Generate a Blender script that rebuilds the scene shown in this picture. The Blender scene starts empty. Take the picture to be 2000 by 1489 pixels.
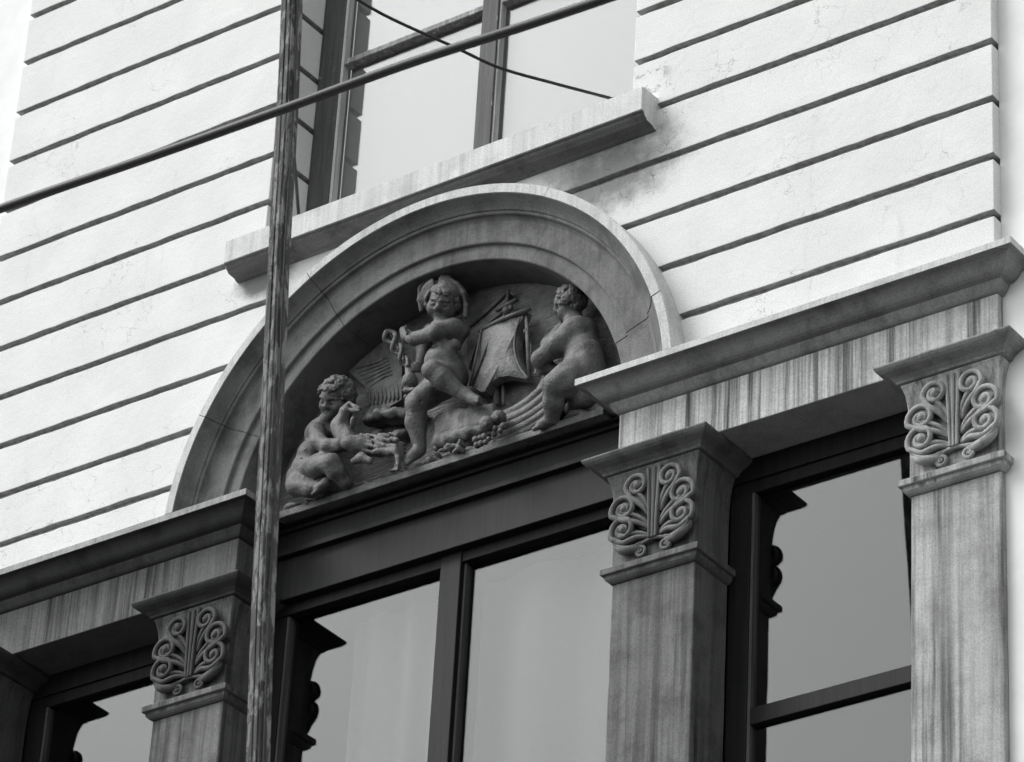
import bpy, math, random
import numpy as np
from mathutils import Vector, Matrix

random.seed(7)
SC = bpy.context.scene
COL = SC.collection
rad = math.radians

# ------------------------------------------------------------------ camera
# world: X along the facade, Y into the building (wall face at Y=0), Z up; origin = centre of the arch
CAM_C = np.array([9.86102, -12.22315, -9.13373])
CAM_R = np.array([[0.81137, 0.58225, 0.05154],
                  [-0.27035, 0.45198, -0.85008],
                  [-0.51825, 0.67580, 0.52413]])     # rows: right, down, forward
FPX = 7829.84                                        # focal length for a picture 2000 wide
cam = bpy.data.cameras.new('camera')
cam.sensor_width = 36.0
cam.lens = 36.0 * FPX / 2000.0
cam.clip_end = 3000
cam.dof.use_dof = True
cam.dof.focus_distance = 18.0
cam.dof.aperture_fstop = 5.6
cam_o = bpy.data.objects.new('camera', cam)
COL.objects.link(cam_o)
m = Matrix.Identity(4)
for i in range(3):
    m[i][0] = CAM_R[0][i]; m[i][1] = -CAM_R[1][i]; m[i][2] = -CAM_R[2][i]; m[i][3] = CAM_C[i]
cam_o.matrix_world = m
SC.camera = cam_o

# ------------------------------------------------------------------ sky, sun, exposure (overcast day)
SUN_AZ, SUN_EL = -52.0, 48.0       # degrees from straight in front of the facade (negative = its left), elevation
wd = bpy.data.worlds.new('World'); SC.world = wd; wd.use_nodes = True
nt = wd.node_tree; nt.nodes.clear()
sky = nt.nodes.new('ShaderNodeTexSky'); sky.sky_type = 'NISHITA'; sky.sun_disc = False
sky.sun_elevation = rad(SUN_EL); sky.air_density = 1.0; sky.dust_density = 2.0; sky.ozone_density = 1.0
bw = nt.nodes.new('ShaderNodeRGBToBW')               # the photograph is black and white
tint = nt.nodes.new('ShaderNodeMix'); tint.data_type = 'RGBA'; tint.blend_type = 'MULTIPLY'; tint.inputs[0].default_value = 1
tint.inputs[7].default_value = (0.975, 1.0, 0.995, 1)
bg = nt.nodes.new('ShaderNodeBackground'); bg.inputs[1].default_value = 0.15
wo = nt.nodes.new('ShaderNodeOutputWorld')
nt.links.new(sky.outputs[0], bw.inputs[0]); nt.links.new(bw.outputs[0], tint.inputs[6])
nt.links.new(tint.outputs[2], bg.inputs[0]); nt.links.new(bg.outputs[0], wo.inputs[0])
sun = bpy.data.lights.new('sun', 'SUN'); sun.energy = 0.9; sun.angle = rad(28); sun.color = (1.0, 0.99, 0.97)
sun_o = bpy.data.objects.new('sun', sun); COL.objects.link(sun_o)
sd = Vector((math.sin(rad(SUN_AZ)) * math.cos(rad(SUN_EL)), -math.cos(rad(SUN_AZ)) * math.cos(rad(SUN_EL)), math.sin(rad(SUN_EL))))
sun_o.rotation_euler = sd.to_track_quat('Z', 'Y').to_euler()
sky.sun_rotation = math.atan2(sd.x, sd.y)
SC.view_settings.view_transform = 'Standard'; SC.view_settings.look = 'None'
SC.view_settings.exposure = 1.02; SC.view_settings.gamma = 1.0
SC.view_settings.use_curve_mapping = False
SC.render.engine = 'CYCLES'
SC.cycles.caustics_reflective = False; SC.cycles.caustics_refractive = False
SC.cycles.max_bounces = 6; SC.cycles.use_denoising = True

# ------------------------------------------------------------------ helpers
def at(px, py, Y):
    """point of the plane at depth Y seen at (px, py) of the 2000-wide photograph"""
    d = np.array([(px - 1000) / FPX, (py - 745) / FPX, 1.0]) @ CAM_R
    return CAM_C + d * ((Y - CAM_C[1]) / d[1])

RV, UV, TV = CAM_R[0], -CAM_R[1], -CAM_R[2]          # right, up, towards the viewer

def mesh_obj(name, verts, faces, mat=None, parent=None, smooth=False):
    me = bpy.data.meshes.new(name)
    me.from_pydata([tuple(map(float, v)) for v in verts], [], [tuple(f) for f in faces])
    me.update()
    if smooth:
        me.polygons.foreach_set('use_smooth', [True] * len(me.polygons))
    if mat: me.materials.append(mat)
    o = bpy.data.objects.new(name, me); COL.objects.link(o)
    if parent: o.parent = parent
    return o

def thing(name, label, cat, group=None):
    o = bpy.data.objects.new(name, None); COL.objects.link(o)
    o.empty_display_size = 0.1
    o['label'] = label; o['category'] = cat
    if group: o['group'] = group
    return o

def tag(o, label=None, cat=None, group=None, kind=None):
    if label: o['label'] = label
    if cat: o['category'] = cat
    if group: o['group'] = group
    if kind: o['kind'] = kind
    return o

class MB:
    """collects shapes for one mesh object"""
    def __init__(s): s.v = []; s.f = []
    def add(s, v, f):
        n = len(s.v); s.v += list(v); s.f += [tuple(i + n for i in q) for q in f]
        return s
    def box(s, x0, x1, y0, y1, z0, z1):
        v = [(x, y, z) for z in (z0, z1) for y in (y0, y1) for x in (x0, x1)]
        return s.add(v, [(0, 2, 3, 1), (4, 5, 7, 6), (0, 1, 5, 4), (2, 6, 7, 3), (0, 4, 6, 2), (1, 3, 7, 5)])
    def prism(s, poly, y0, y1):
        """poly in (x, z), anticlockwise seen from the street"""
        n = len(poly)
        v = [(x, y0, z) for x, z in poly] + [(x, y1, z) for x, z in poly]
        f = [tuple(range(n)), tuple(range(2 * n - 1, n - 1, -1))]
        f += [(i, i + n, (i + 1) % n + n, (i + 1) % n) for i in range(n)]
        return s.add(v, f)
    def rings(s, prof, x0, x1, yf, yb):
        """horizontal moulding round a rectangular block: prof = [(projection, z)] from top to bottom"""
        v = []
        for p, z in prof:
            v += [(x0 - p, yb, z), (x0 - p, yf - p, z), (x1 + p, yf - p, z), (x1 + p, yb, z)]
        f = []
        for i in range(len(prof) - 1):
            a, b = 4 * i, 4 * i + 4
            for k in range(3):
                f.append((a + k, b + k, b + k + 1, a + k + 1))
            f.append((a + 3, b + 3, b, a))
        n = 4 * (len(prof) - 1)
        f += [(0, 1, 2, 3), (n + 3, n + 2, n + 1, n)]
        return s.add(v, f)
    def tube(s, pts, r, n=8, flat=None, cap=True):
        pts = [np.array(p, float) for p in pts]
        rr = r if hasattr(r, '__len__') else [r] * len(pts)
        v = []; up = np.array([0.0, 0.0, 1.0]); prev = None
        for i, p in enumerate(pts):
            t = pts[min(i + 1, len(pts) - 1)] - pts[max(i - 1, 0)]
            t = t / (np.linalg.norm(t) + 1e-9)
            a = prev if prev is not None else (up if abs(t[2]) < .9 else np.array([0., 1., 0.]))
            a = a - t * (a @ t)
            if np.linalg.norm(a) < 1e-4: a = np.array([1., 0., 0.]) - t * t[0]
            a /= np.linalg.norm(a); b = np.cross(t, a); prev = a
            for k in range(n):
                w = 2 * math.pi * k / n
                v.append(p + rr[i] * (math.cos(w) * a + math.sin(w) * b))
        if flat is not None:                          # squash along Y about a plane
            v = [np.array([q[0], flat[0] + (q[1] - flat[0]) * flat[1], q[2]]) for q in v]
        f = []
        for i in range(len(pts) - 1):
            for k in range(n):
                f.append((i * n + k, i * n + (k + 1) % n, (i + 1) * n + (k + 1) % n, (i + 1) * n + k))
        if cap:
            f += [tuple(range(n - 1, -1, -1)), tuple(range((len(pts) - 1) * n, len(pts) * n))]
        return s.add(v, f)
    def ball(s, c, r, n=8, sc=(1, 1, 1)):
        v = []; f = []
        for i in range(n // 2 + 1):
            th = math.pi * i / (n // 2)
            for k in range(n):
                ph = 2 * math.pi * k / n
                v.append((c[0] + r * sc[0] * math.sin(th) * math.cos(ph), c[1] + r * sc[1] * math.sin(th) * math.sin(ph), c[2] + r * sc[2] * math.cos(th)))
        for i in range(n // 2):
            for k in range(n):
                f.append((i * n + k, (i + 1) * n + k, (i + 1) * n + (k + 1) % n, i * n + (k + 1) % n))
        return s.add(v, f)
    def build(s, name, mat, parent=None, smooth=False, bevel=0, seg=2):
        o = mesh_obj(name, s.v, s.f, mat, parent, smooth)
        if bevel:
            b = o.modifiers.new('bevel', 'BEVEL'); b.width = bevel; b.segments = seg; b.limit_method = 'ANGLE'; b.angle_limit = rad(35)
        if smooth == 'auto':
            pass
        return o

def weathered(o, noise=0.0, seed=0):
    return o

def spline(pts, n=6):
    """Catmull-Rom through pts (any dimension)"""
    P = [np.array(p, float) for p in pts]; P = [2 * P[0] - P[1]] + P + [2 * P[-1] - P[-2]]
    out = []
    for i in range(1, len(P) - 2):
        for k in range(n):
            t = k / n
            out.append(0.5 * (2 * P[i] + (P[i + 1] - P[i - 1]) * t + (2 * P[i - 1] - 5 * P[i] + 4 * P[i + 1] - P[i + 2]) * t * t + (3 * P[i] - P[i - 1] - 3 * P[i + 1] + P[i + 2]) * t ** 3))
    out.append(P[-2]); return out

# ------------------------------------------------------------------ materials (all neutral: a black and white picture)
class NG:
    def __init__(s, name):
        s.m = bpy.data.materials.new(name); s.m.use_nodes = True
        s.t = s.m.node_tree; s.b = s.t.nodes['Principled BSDF']; s.out = s.t.nodes['Material Output']
        s.pos = s.n('ShaderNodeNewGeometry').outputs['Position']
    def n(s, k, **kw):
        x = s.t.nodes.new(k)
        for a, b in kw.items(): setattr(x, a, b)
        return x
    def l(s, a, b): s.t.links.new(a, b)
    def scaled(s, sc, src=None):
        v = s.n('ShaderNodeVectorMath', operation='MULTIPLY'); s.l(src or s.pos, v.inputs[0]); v.inputs[1].default_value = sc
        return v.outputs[0]
    def noise(s, sc, scale=1.0, detail=4, rough=.55, dist=0):
        x = s.n('ShaderNodeTexNoise'); s.l(s.scaled(sc), x.inputs['Vector'])
        x.inputs['Scale'].default_value = scale; x.inputs['Detail'].default_value = detail; x.inputs['Roughness'].default_value = rough; x.inputs['Distortion'].default_value = dist
        return x.outputs[0]
    def ramp(s, val, a, b, va=0., vb=1.):
        r = s.n('ShaderNodeMapRange', interpolation_type='SMOOTHSTEP'); s.l(val, r.inputs[0])
        for i, q in zip((1, 2, 3, 4), (a, b, va, vb)): r.inputs[i].default_value = q
        return r.outputs[0]
    def math(s, op, a, b=None):
        x = s.n('ShaderNodeMath', operation=op)
        for i, q in enumerate((a, b)):
            if q is None: continue
            if isinstance(q, (int, float)): x.inputs[i].default_value = q
            else: s.l(q, x.inputs[i])
        return x.outputs[0]
    def grey(s, val):
        """value (0..1) -> base colour"""
        c = s.n('ShaderNodeCombineColor')
        for i in range(3): s.l(val, c.inputs[i])
        s.l(c.outputs[0], s.b.inputs['Base Color']); return s
    def bump(s, val, strength, dist=0.01):
        x = s.n('ShaderNodeBump'); x.inputs['Strength'].default_value = strength; x.inputs['Distance'].default_value = dist
        s.l(val, x.inputs['Height']); s.l(x.outputs[0], s.b.inputs['Normal']); return s
    def rough(s, r, spec=0.3):
        s.b.inputs['Roughness'].default_value = r; s.b.inputs['Specular IOR Level'].default_value = spec; return s

def mat_plaster():
    g = NG('painted_plaster'); g.rough(.85, .2)
    mott = g.ramp(g.noise((1, 1, 1), 2.6, 5, .6), .3, .75, .93, 1.03)
    fine = g.ramp(g.noise((1, 1, 1), 150, 2, .6), .25, .75, .87, 1.09)
    drip = g.ramp(g.noise((9, 9, .9), 1, 4, .6), .60, .78, 1.0, .90)
    v = g.math('MULTIPLY', g.math('MULTIPLY', mott, fine), drip)
    # cracks: cell edges of a distorted voronoi, only where a broad noise lets them
    nz = g.n('ShaderNodeTexNoise'); g.l(g.pos, nz.inputs['Vector']); nz.inputs['Scale'].default_value = 5; nz.inputs['Detail'].default_value = 4
    mx = g.n('ShaderNodeVectorMath', operation='MULTIPLY_ADD'); g.l(nz.outputs['Color'], mx.inputs[0]); mx.inputs[1].default_value = (.35, .35, .35); g.l(g.pos, mx.inputs[2])
    vo = g.n('ShaderNodeTexVoronoi', feature='DISTANCE_TO_EDGE'); g.l(mx.outputs[0], vo.inputs['Vector']); vo.inputs['Scale'].default_value = 6.5
    line = g.ramp(vo.outputs['Distance'], .0, .012, 1, 0)
    sep = g.n('ShaderNodeSeparateXYZ'); g.l(g.pos, sep.inputs[0])
    def blob(cx, cz, rx, rz):
        a = g.math('POWER', g.math('DIVIDE', g.math('SUBTRACT', sep.outputs[0], cx), rx), 2.0)
        b = g.math('POWER', g.math('DIVIDE', g.math('SUBTRACT', sep.outputs[2], cz), rz), 2.0)
        return g.math('SQRT', g.math('ADD', a, b))
    n1 = g.noise((1, 1, 1), 1.7, 3, .6)
    n2 = g.noise((1, 1, 1), 9, 5, .7)
    near = g.ramp(g.math('ADD', blob(1.12, 1.35, .34, .34), g.math('MULTIPLY', n1, .4)), .75, 1.25, 1, 0)
    low = g.ramp(blob(-2.3, .45, 1.0, .45), .4, 1.1, 1, 0)
    msk = g.math('MAXIMUM', g.math('MAXIMUM', g.math('MULTIPLY', g.ramp(n1, .50, .62), .6), near), g.math('MULTIPLY', low, g.ramp(n2, .45, .6, .1, .75)))
    crack = g.math('MULTIPLY', line, msk)
    v = g.math('MULTIPLY', v, g.math('SUBTRACT', 1.0, g.math('MULTIPLY', crack, .55)))
    # sooty stain and the sill's shadow, both painted under its two ends
    soot_shade = g.math('MAXIMUM', g.ramp(g.math('ADD', blob(.98, 1.30, .42, .24), g.math('MULTIPLY', n2, 1.3)), .95, 1.9, 1, 0),
                  g.ramp(g.math('ADD', blob(-1.05, 1.43, .20, .12), g.math('MULTIPLY', n2, .9)), 1.0, 1.6, 1, 0))
    v = g.math('MULTIPLY', v, g.math('SUBTRACT', 1.0, g.math('MULTIPLY', soot_shade, .68)))
    # flaked patches just above the right end of the sill
    flake = g.math('MULTIPLY', g.ramp(blob(1.17, 1.76, .16, .13), .5, 1.0, 1, 0), g.ramp(n2, .53, .58))
    v = g.math('MULTIPLY', v, g.math('SUBTRACT', 1.0, g.math('MULTIPLY', flake, .4)))
    g.grey(g.math('MULTIPLY', v, .80))
    h = g.math('SUBTRACT', g.math('ADD', g.noise((1, 1, 1), 25, 5, .6), g.math('MULTIPLY', n1, 1.2)), g.math('MULTIPLY', crack, .8))
    g.bump(h, .35, .008)
    return g.m

def mat_stone(name, base, streak=.5, blot=.35, streak_freq=15.0, seed=0.0, rough=.8):
    """grey freestone with rain streaks running down it, blotches and a pitted grain"""
    g = NG(name); g.rough(rough, .25)
    g.pos = g.scaled((1, 1, 1)); off = g.n('ShaderNodeVectorMath', operation='ADD'); g.l(g.pos, off.inputs[0]); off.inputs[1].default_value = (seed, seed * .7, seed * .4); g.pos = off.outputs[0]
    s1 = g.ramp(g.noise((streak_freq, streak_freq, .55), 1, 5, .65), .44, .66, 1.0, 1.0 - streak)
    s2 = g.ramp(g.noise((streak_freq * 3.1, streak_freq * 3.1, 1.2), 1, 3, .6), .38, .7, 1.08, 1.0 - streak * .45)
    bl = g.ramp(g.noise((1, 1, 1), 5.5, 6, .65), .42, .72, 1.06, 1.0 - blot)
    fine = g.ramp(g.noise((1, 1, 1), 150, 2, .6), .25, .75, .80, 1.18)
    pit = g.ramp(g.noise((1, 1, 1), 34, 3, .5), .70, .80, 1, .7)
    # streaks only on upright faces, and in patches (some stretches stay clean)
    sx = g.n('ShaderNodeSeparateXYZ'); g.l(g.n('ShaderNodeNewGeometry').outputs['True Normal'], sx.inputs[0])
    upright = g.ramp(g.math('ABSOLUTE', sx.outputs[2]), .3, .8, 1, 0)
    patch = g.math('MULTIPLY', upright, g.ramp(g.noise((2.6, 2.6, .5), 1, 3, .6), .34, .56, .5, 1.25))
    st = g.math('SUBTRACT', 1.0, g.math('MULTIPLY', patch, g.math('SUBTRACT', 1.0, g.math('MULTIPLY', s1, s2))))
    v = g.math('MULTIPLY', g.math('MULTIPLY', st, g.math('MULTIPLY', bl, fine)), pit)
    g.grey(g.math('MULTIPLY', v, base))
    g.bump(g.math('ADD', g.noise((1, 1, 1), 40, 6, .65), g.math('MULTIPLY', pit, .6)), .35, .006)
    return g.m

def mat_wood(name, base, wear=.25, rough=.55, chip=.0, chip_val=.55):
    g = NG(name); g.rough(rough, .16)
    gr = g.ramp(g.noise((40, 40, 2.2), 1, 4, .6), .3, .7, 1 - wear, 1 + wear)
    fine = g.ramp(g.noise((1, 1, 1), 140, 2, .6), .25, .75, .85, 1.15)
    v = g.math('MULTIPLY', g.math('MULTIPLY', gr, fine), base)
    if chip:
        c = g.ramp(g.noise((26, 26, 6.5), 1, 7, .72, .6), 1 - chip, 1 - chip + .05)
        mx = g.n('ShaderNodeMix'); g.l(c, mx.inputs[0]); g.l(v, mx.inputs[2]); mx.inputs[3].default_value = chip_val
        v = mx.outputs[0]
    g.grey(v); g.bump(g.noise((40, 40, 3), 1, 5, .6), .3, .004)
    return g.m

def mat_relief(name, base, lines=False):
    g = NG(name); g.rough(.48, .5)
    a = g.ramp(g.noise((1, 1, 1), 12, 7, .7), .36, .66, 1.3, .62)
    b = g.ramp(g.noise((1, 1, 1), 120, 2, .6), .25, .75, .86, 1.14)
    c = g.ramp(g.noise((14, 14, 2), 1, 4, .6), .5, .75, 1.0, .75)
    g.grey(g.math('MULTIPLY', g.math('MULTIPLY', g.math('MULTIPLY', a, b), c), base))
    h = g.math('ADD', g.noise((1, 1, 1), 60, 6, .65), g.math('MULTIPLY', g.noise((1, 1, 1), 160, 3, .6), .5))
    if lines:                                             # combed, slightly wavy chisel lines
        h = g.math('ADD', h, g.math('MULTIPLY', g.noise((6, 6, 95), 1, 2, .5), 2.2))
    g.bump(h, .85, .009)
    return g.m

def mat_glass(name, refl, body):
    """old window pane: mirror reflection over a see-through pane"""
    g = NG(name); t = g.t
    t.nodes.remove(g.b)
    gl = g.n('ShaderNodeBsdfGlossy'); gl.inputs['Roughness'].default_value = .012; gl.inputs['Color'].default_value = (1, 1, 1, 1)
    tr = g.n('ShaderNodeBsdfTransparent'); tr.inputs[0].default_value = (body, body, body, 1)
    mx = g.n('ShaderNodeMixShader'); mx.inputs[0].default_value = refl
    g.l(tr.outputs[0], mx.inputs[1]); g.l(gl.outputs[0], mx.inputs[2]); g.l(mx.outputs[0], g.out.inputs['Surface'])
    return g.m

def mat_plain(name, v, rough=.7, scale=60, amp=.12, bump=.2):
    g = NG(name); g.rough(rough, .3)
    g.grey(g.math('MULTIPLY', g.ramp(g.noise((1, 1, 1), scale, 4, .6), .3, .7, 1 - amp, 1 + amp), v))
    g.bump(g.noise((1, 1, 1), scale, 4, .6), bump, .004)
    return g.m

M_PLASTER = mat_plaster()
M_JOINT = mat_plain('dirty_shaded_joint', .30, .9, 30, .25, .4)  # dirty mortar in the joints, and painted shade on course undersides
M_STONE = mat_stone('grey_freestone', .26, .3, .45, 30)
M_STONE_M = mat_stone('half_shaded_freestone', .17, .3, .5, 30, 2.9)  # middle tone of the painted light falloff; also shade under the sill
M_STONE_L = mat_stone('shaded_freestone', .065, .3, .45, 30, 7.7)  # left stones toned darker: light falloff along the facade put into colour
M_STREAK_L = mat_stone('shaded_streaked_freestone', .145, .6, .25, 26, 8.3)
M_SHAFT_R = mat_stone('lit_shaft_stone', .42, .68, .3, 18, 6.1)  # right stones toned lighter, the same falloff painted in
M_CARVE_R = mat_stone('lit_carved_stone', .35, .3, .35, 20, 6.6)
M_CARVE_L = mat_stone('shaded_carved_stone', .085, .3, .35, 20, 9.6)
M_ARCHW = mat_stone('whitewash_and_lit_fascia', .56, .12, .2, 20, 12.2)
M_FASC_L = mat_stone('shaded_fascia_stone', .36, .2, .25, 30, 13.3)  # darker left fascia, falloff put into its colour
M_ARCH = mat_stone('arch_freestone', .17, .25, .42, 9, 3.1)
M_STREAK = mat_stone('rain_streaked_freestone', .52, .66, .2, 26, 1.7)
M_SHAFT = mat_stone('streaked_shaft_stone', .16, .6, .4, 18, 5.2)
M_CARVE = mat_stone('half_shaded_carved_stone', .17, .3, .35, 20, 2.2)  # carving of the middle pilaster, half-shaded tone painted in
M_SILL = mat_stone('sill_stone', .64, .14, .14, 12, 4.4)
M_WOOD = mat_wood('dark_painted_timber', .014, .25)
M_WOOD2 = mat_wood('chipped_dark_timber', .085, .22, .6, .36, .55)
M_WOOD3 = mat_wood('worn_grey_timber', .27, .3, .7, .42, .55)
M_BEAD = mat_wood('pale_putty', .55, .2, .7)
M_BEAD2 = mat_wood('grey_putty', .10, .3, .7)
M_POLE = mat_wood('flaking_painted_pole', .06, .4, .65, .50, .21)
M_RELIEF = mat_relief('carved_terracotta', .125)
M_SAIL = mat_relief('lit_carved_sailcloth', .20)  # light on the sail's front put into a paler stone colour
M_RGROUND = mat_relief('combed_terracotta_ground', .19, True)
M_GLASS_UP = mat_glass('upper_window_glass', .098, .9)
M_GLASS_LOW = mat_glass('lower_window_glass', .070, .85)
M_BLIND = mat_plain('white_blind', .25, .8, 40, .04, .05)
M_CURTAIN = mat_plain('gauze_curtain', .12, .9, 30, .06, .1)
M_ROOM = mat_plain('dark_room', .02, .9)
M_CABLE = mat_plain('black_cable', .035, .5, 80, .2)
M_WALL2 = mat_plain('recessed_plaster', .84, .85, 6, .04, .2)
M_STREET = mat_plain('asphalt', .05, .9, 30, .25, .4)
M_PAVE = mat_plain('pavement_slabs', .07, .9, 12, .2, .3)

# ------------------------------------------------------------------ the setting: street below
GZ = -10.7
tag(MB().box(-150, 150, -150, -1.9, GZ - .4, GZ).build('street', M_STREET), kind='structure')
tag(MB().box(-150, 150, -1.9, 6, GZ - .4, GZ + .13).build('pavement', M_PAVE, bevel=.02), kind='structure')

# ------------------------------------------------------------------ rusticated upper wall
BAY_L, BAY_R, JAMB = -2.94, 2.978, 1.086
SILL_T = 1.63
WALL_T = .36
GROOVES = [.404, .695, .994, 1.299, 1.604, 1.901, 2.186, 2.490, 2.799, 3.115, 3.447, 3.76, 4.07, 4.38, 4.69]
GAP, GD = .035, .030
R_ARCH = 1.437
wall = thing('facade_wall', 'white painted rusticated plaster wall with deep horizontal grooves above the arch', 'wall')

def arc_z(x): return math.sqrt(max(R_ARCH ** 2 - x * x, 0))
def wob(z): return z + random.uniform(-.0026, .0026)

def piece(side, z0, z1, inner_jamb, outer, y0, y1, wobble=True):
    """polygon (x,z) of one course on one side of the arch / window; side = -1 left, +1 right"""
    xin_lo = math.sqrt(max(R_ARCH ** 2 - z0 * z0, 0)) if z0 < R_ARCH else 0.0
    xin_hi = math.sqrt(max(R_ARCH ** 2 - z1 * z1, 0)) if z1 < R_ARCH else 0.0
    if z0 >= SILL_T - .05: xin_lo = xin_hi = inner_jamb
    inner = []
    if z0 < R_ARCH:
        a0 = math.asin(min(1, z0 / R_ARCH)); a1 = math.asin(min(1, z1 / R_ARCH))
        for k in range(13):
            a = a0 + (a1 - a0) * k / 12
            inner.append((R_ARCH * math.cos(a) + .0, R_ARCH * math.sin(a)))
        if z1 > R_ARCH: inner.append((0.0, z1))
    else:
        inner = [(xin_lo, z0), (xin_hi, z1)]
    n = 26
    w = (lambda z: wob(z)) if wobble else (lambda z: z)
    top = [(inner[-1][0] + (outer - inner[-1][0]) * k / n, w(z1)) for k in range(1, n)]
    bot = [(outer + (inner[0][0] - outer) * k / n, w(z0)) for k in range(1, n)]
    poly = inner + top + [(outer, z1), (outer, z0)] + bot          # clockwise on the right side
    if side > 0: poly = poly[::-1]
    else: poly = [(-x, z) for x, z in poly]
    return poly

zs = [.10] + GROOVES
joint = MB()
def shaded_underside(o):  # groove shade painted on downward faces with the darker joint tone
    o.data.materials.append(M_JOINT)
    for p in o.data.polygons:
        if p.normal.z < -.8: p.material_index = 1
for i in range(len(zs) - 1):
    z0 = zs[i]
    z1 = zs[i + 1] - GAP
    for side in (-1, 1):
        outer = -BAY_L if side < 0 else BAY_R
        o = MB().prism(piece(side, z0, z1, JAMB, outer, 0, WALL_T), 0.0, WALL_T).build('stone_course', M_PLASTER, wall, bevel=.004, seg=2); shaded_underside(o)
        joint.prism(piece(side, z1 - .003, zs[i + 1] + .003, JAMB + GD, outer - GD, 0, 0, False), GD, WALL_T - .01)
joint.build('joint_backing', M_JOINT, wall)
# wall under the cornice level and plain masonry down to the street
low = thing('lower_wall', 'plain plastered wall below the windows, down to the pavement', 'wall')
MB().box(-2.98, 2.98, .03, .36, GZ + .1, -3.25).build('wall_face', M_PLASTER, low)
for sx, x0, x1 in ((-1, -9.0, BAY_L + .002), (1, BAY_R - .002, 9.0)):
    rw = MB().box(x0, x1, .060, .5, GZ + .1, 7.0).build('side_wall', M_WALL2)
    tag(rw, 'smooth white wall set back at the ' + ('left' if sx < 0 else 'right') + ' end of the rusticated bay', 'wall')
# dark rooms behind the panes (real rooms: floor, ceiling and walls as one open-fronted box)
def room(name, x0, x1, z0, z1, ya, yb, label):
    b = MB()
    b.box(x0, x1, yb, yb + .1, z0, z1).box(x0 - .1, x0, ya, yb, z0, z1).box(x1, x1 + .1, ya, yb, z0, z1).box(x0, x1, ya, yb, z0 - .1, z0).box(x0, x1, ya, yb, z1, z1 + .1)
    return tag(b.build(name, M_ROOM), label, 'room')

# ------------------------------------------------------------------ window sill above the arch
sill = thing('window_sill', 'pale stone sill with moulded underside under the upper window, above the arch', 'window sill')
sp = [(.30, 1.66), (-.118, 1.632), (-.12, 1.628), (-.12, 1.500), (-.117, 1.497), (-.106, 1.495), (-.103, 1.484), (-.094, 1.476), (-.086, 1.473), (-.080, 1.464), (-.028, 1.460), (-.020, 1.452), (-.003, 1.450)]
def sill_ring(x):
    return [(x, y, z) for y, z in sp] + [(x, .01, 1.452), (x, .30, 1.61)]
xs = [-1.232] + [-1.232 + 2.46 * k / 12 for k in range(1, 12)] + [1.228]
v = []; f = []
n = len(sp) + 2
for i, x in enumerate(xs):
    v += sill_ring(x)
    if i:
        a = (i - 1) * n; b = i * n
        f += [(a + k, a + (k + 1) % n, b + (k + 1) % n, b + k) for k in range(n)]
f += [tuple(range(n - 1, -1, -1)), tuple(range((len(xs) - 1) * n, len(xs) * n))]
mb = MB(); mb.add(v, f)
so = mb.build('sill_slab', M_SILL, sill, bevel=.004, seg=1)
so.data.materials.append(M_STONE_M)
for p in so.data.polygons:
    if p.normal.z < -.25: p.material_index = 1  # shade below the sill painted as a darker underside

# ------------------------------------------------------------------ upper window
uw = thing('upper_window', 'upper window with dark chipped timber frame and pale blinds above the sill', 'window')
UZ0, UZ1 = 1.64, 4.6
for s in (-1, 1):
    x0, x1 = sorted((s * 1.084, s * .945))
    MB().box(x0, x1, .28, .37, UZ0, UZ1).build('stile', M_WOOD2, uw, bevel=.004)
    x0, x1 = sorted((s * .9448, s * .928))
    MB().box(x0, x1, .288, .33, UZ0, UZ1).build('glazing_bead', M_BEAD, uw)
MB().box(-.05, .05, .278, .37, UZ0, UZ1).build('mullion', M_WOOD2, uw, bevel=.004)
MB().box(.0502, .060, .29, .33, UZ0, UZ1).build('glazing_bead', M_BEAD, uw)
for x0, x1 in ((-.927, -.0502), (.0602, .927)):
    MB().box(x0, x1, .285, .345, 2.832, 2.864).build('transom', M_WOOD3, uw, bevel=.004)
    MB().box(x0, x1, .285, .345, UZ0 - .02, UZ0 + .02).build('bottom_rail', M_WOOD2, uw)
    MB().box(x0 + .001, x1 - .001, .326, .330, UZ0 + .021, 2.827).build('pane', M_GLASS_UP, uw)
    MB().box(x0 + .001, x1 - .001, .326, .330, 2.867, UZ1).build('pane', M_GLASS_UP, uw)
    bl = MB().box(x0 + .001, x1 - .001, .352, .356, UZ0 + .02, UZ1).build('roller_blind', M_BLIND, uw)

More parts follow.
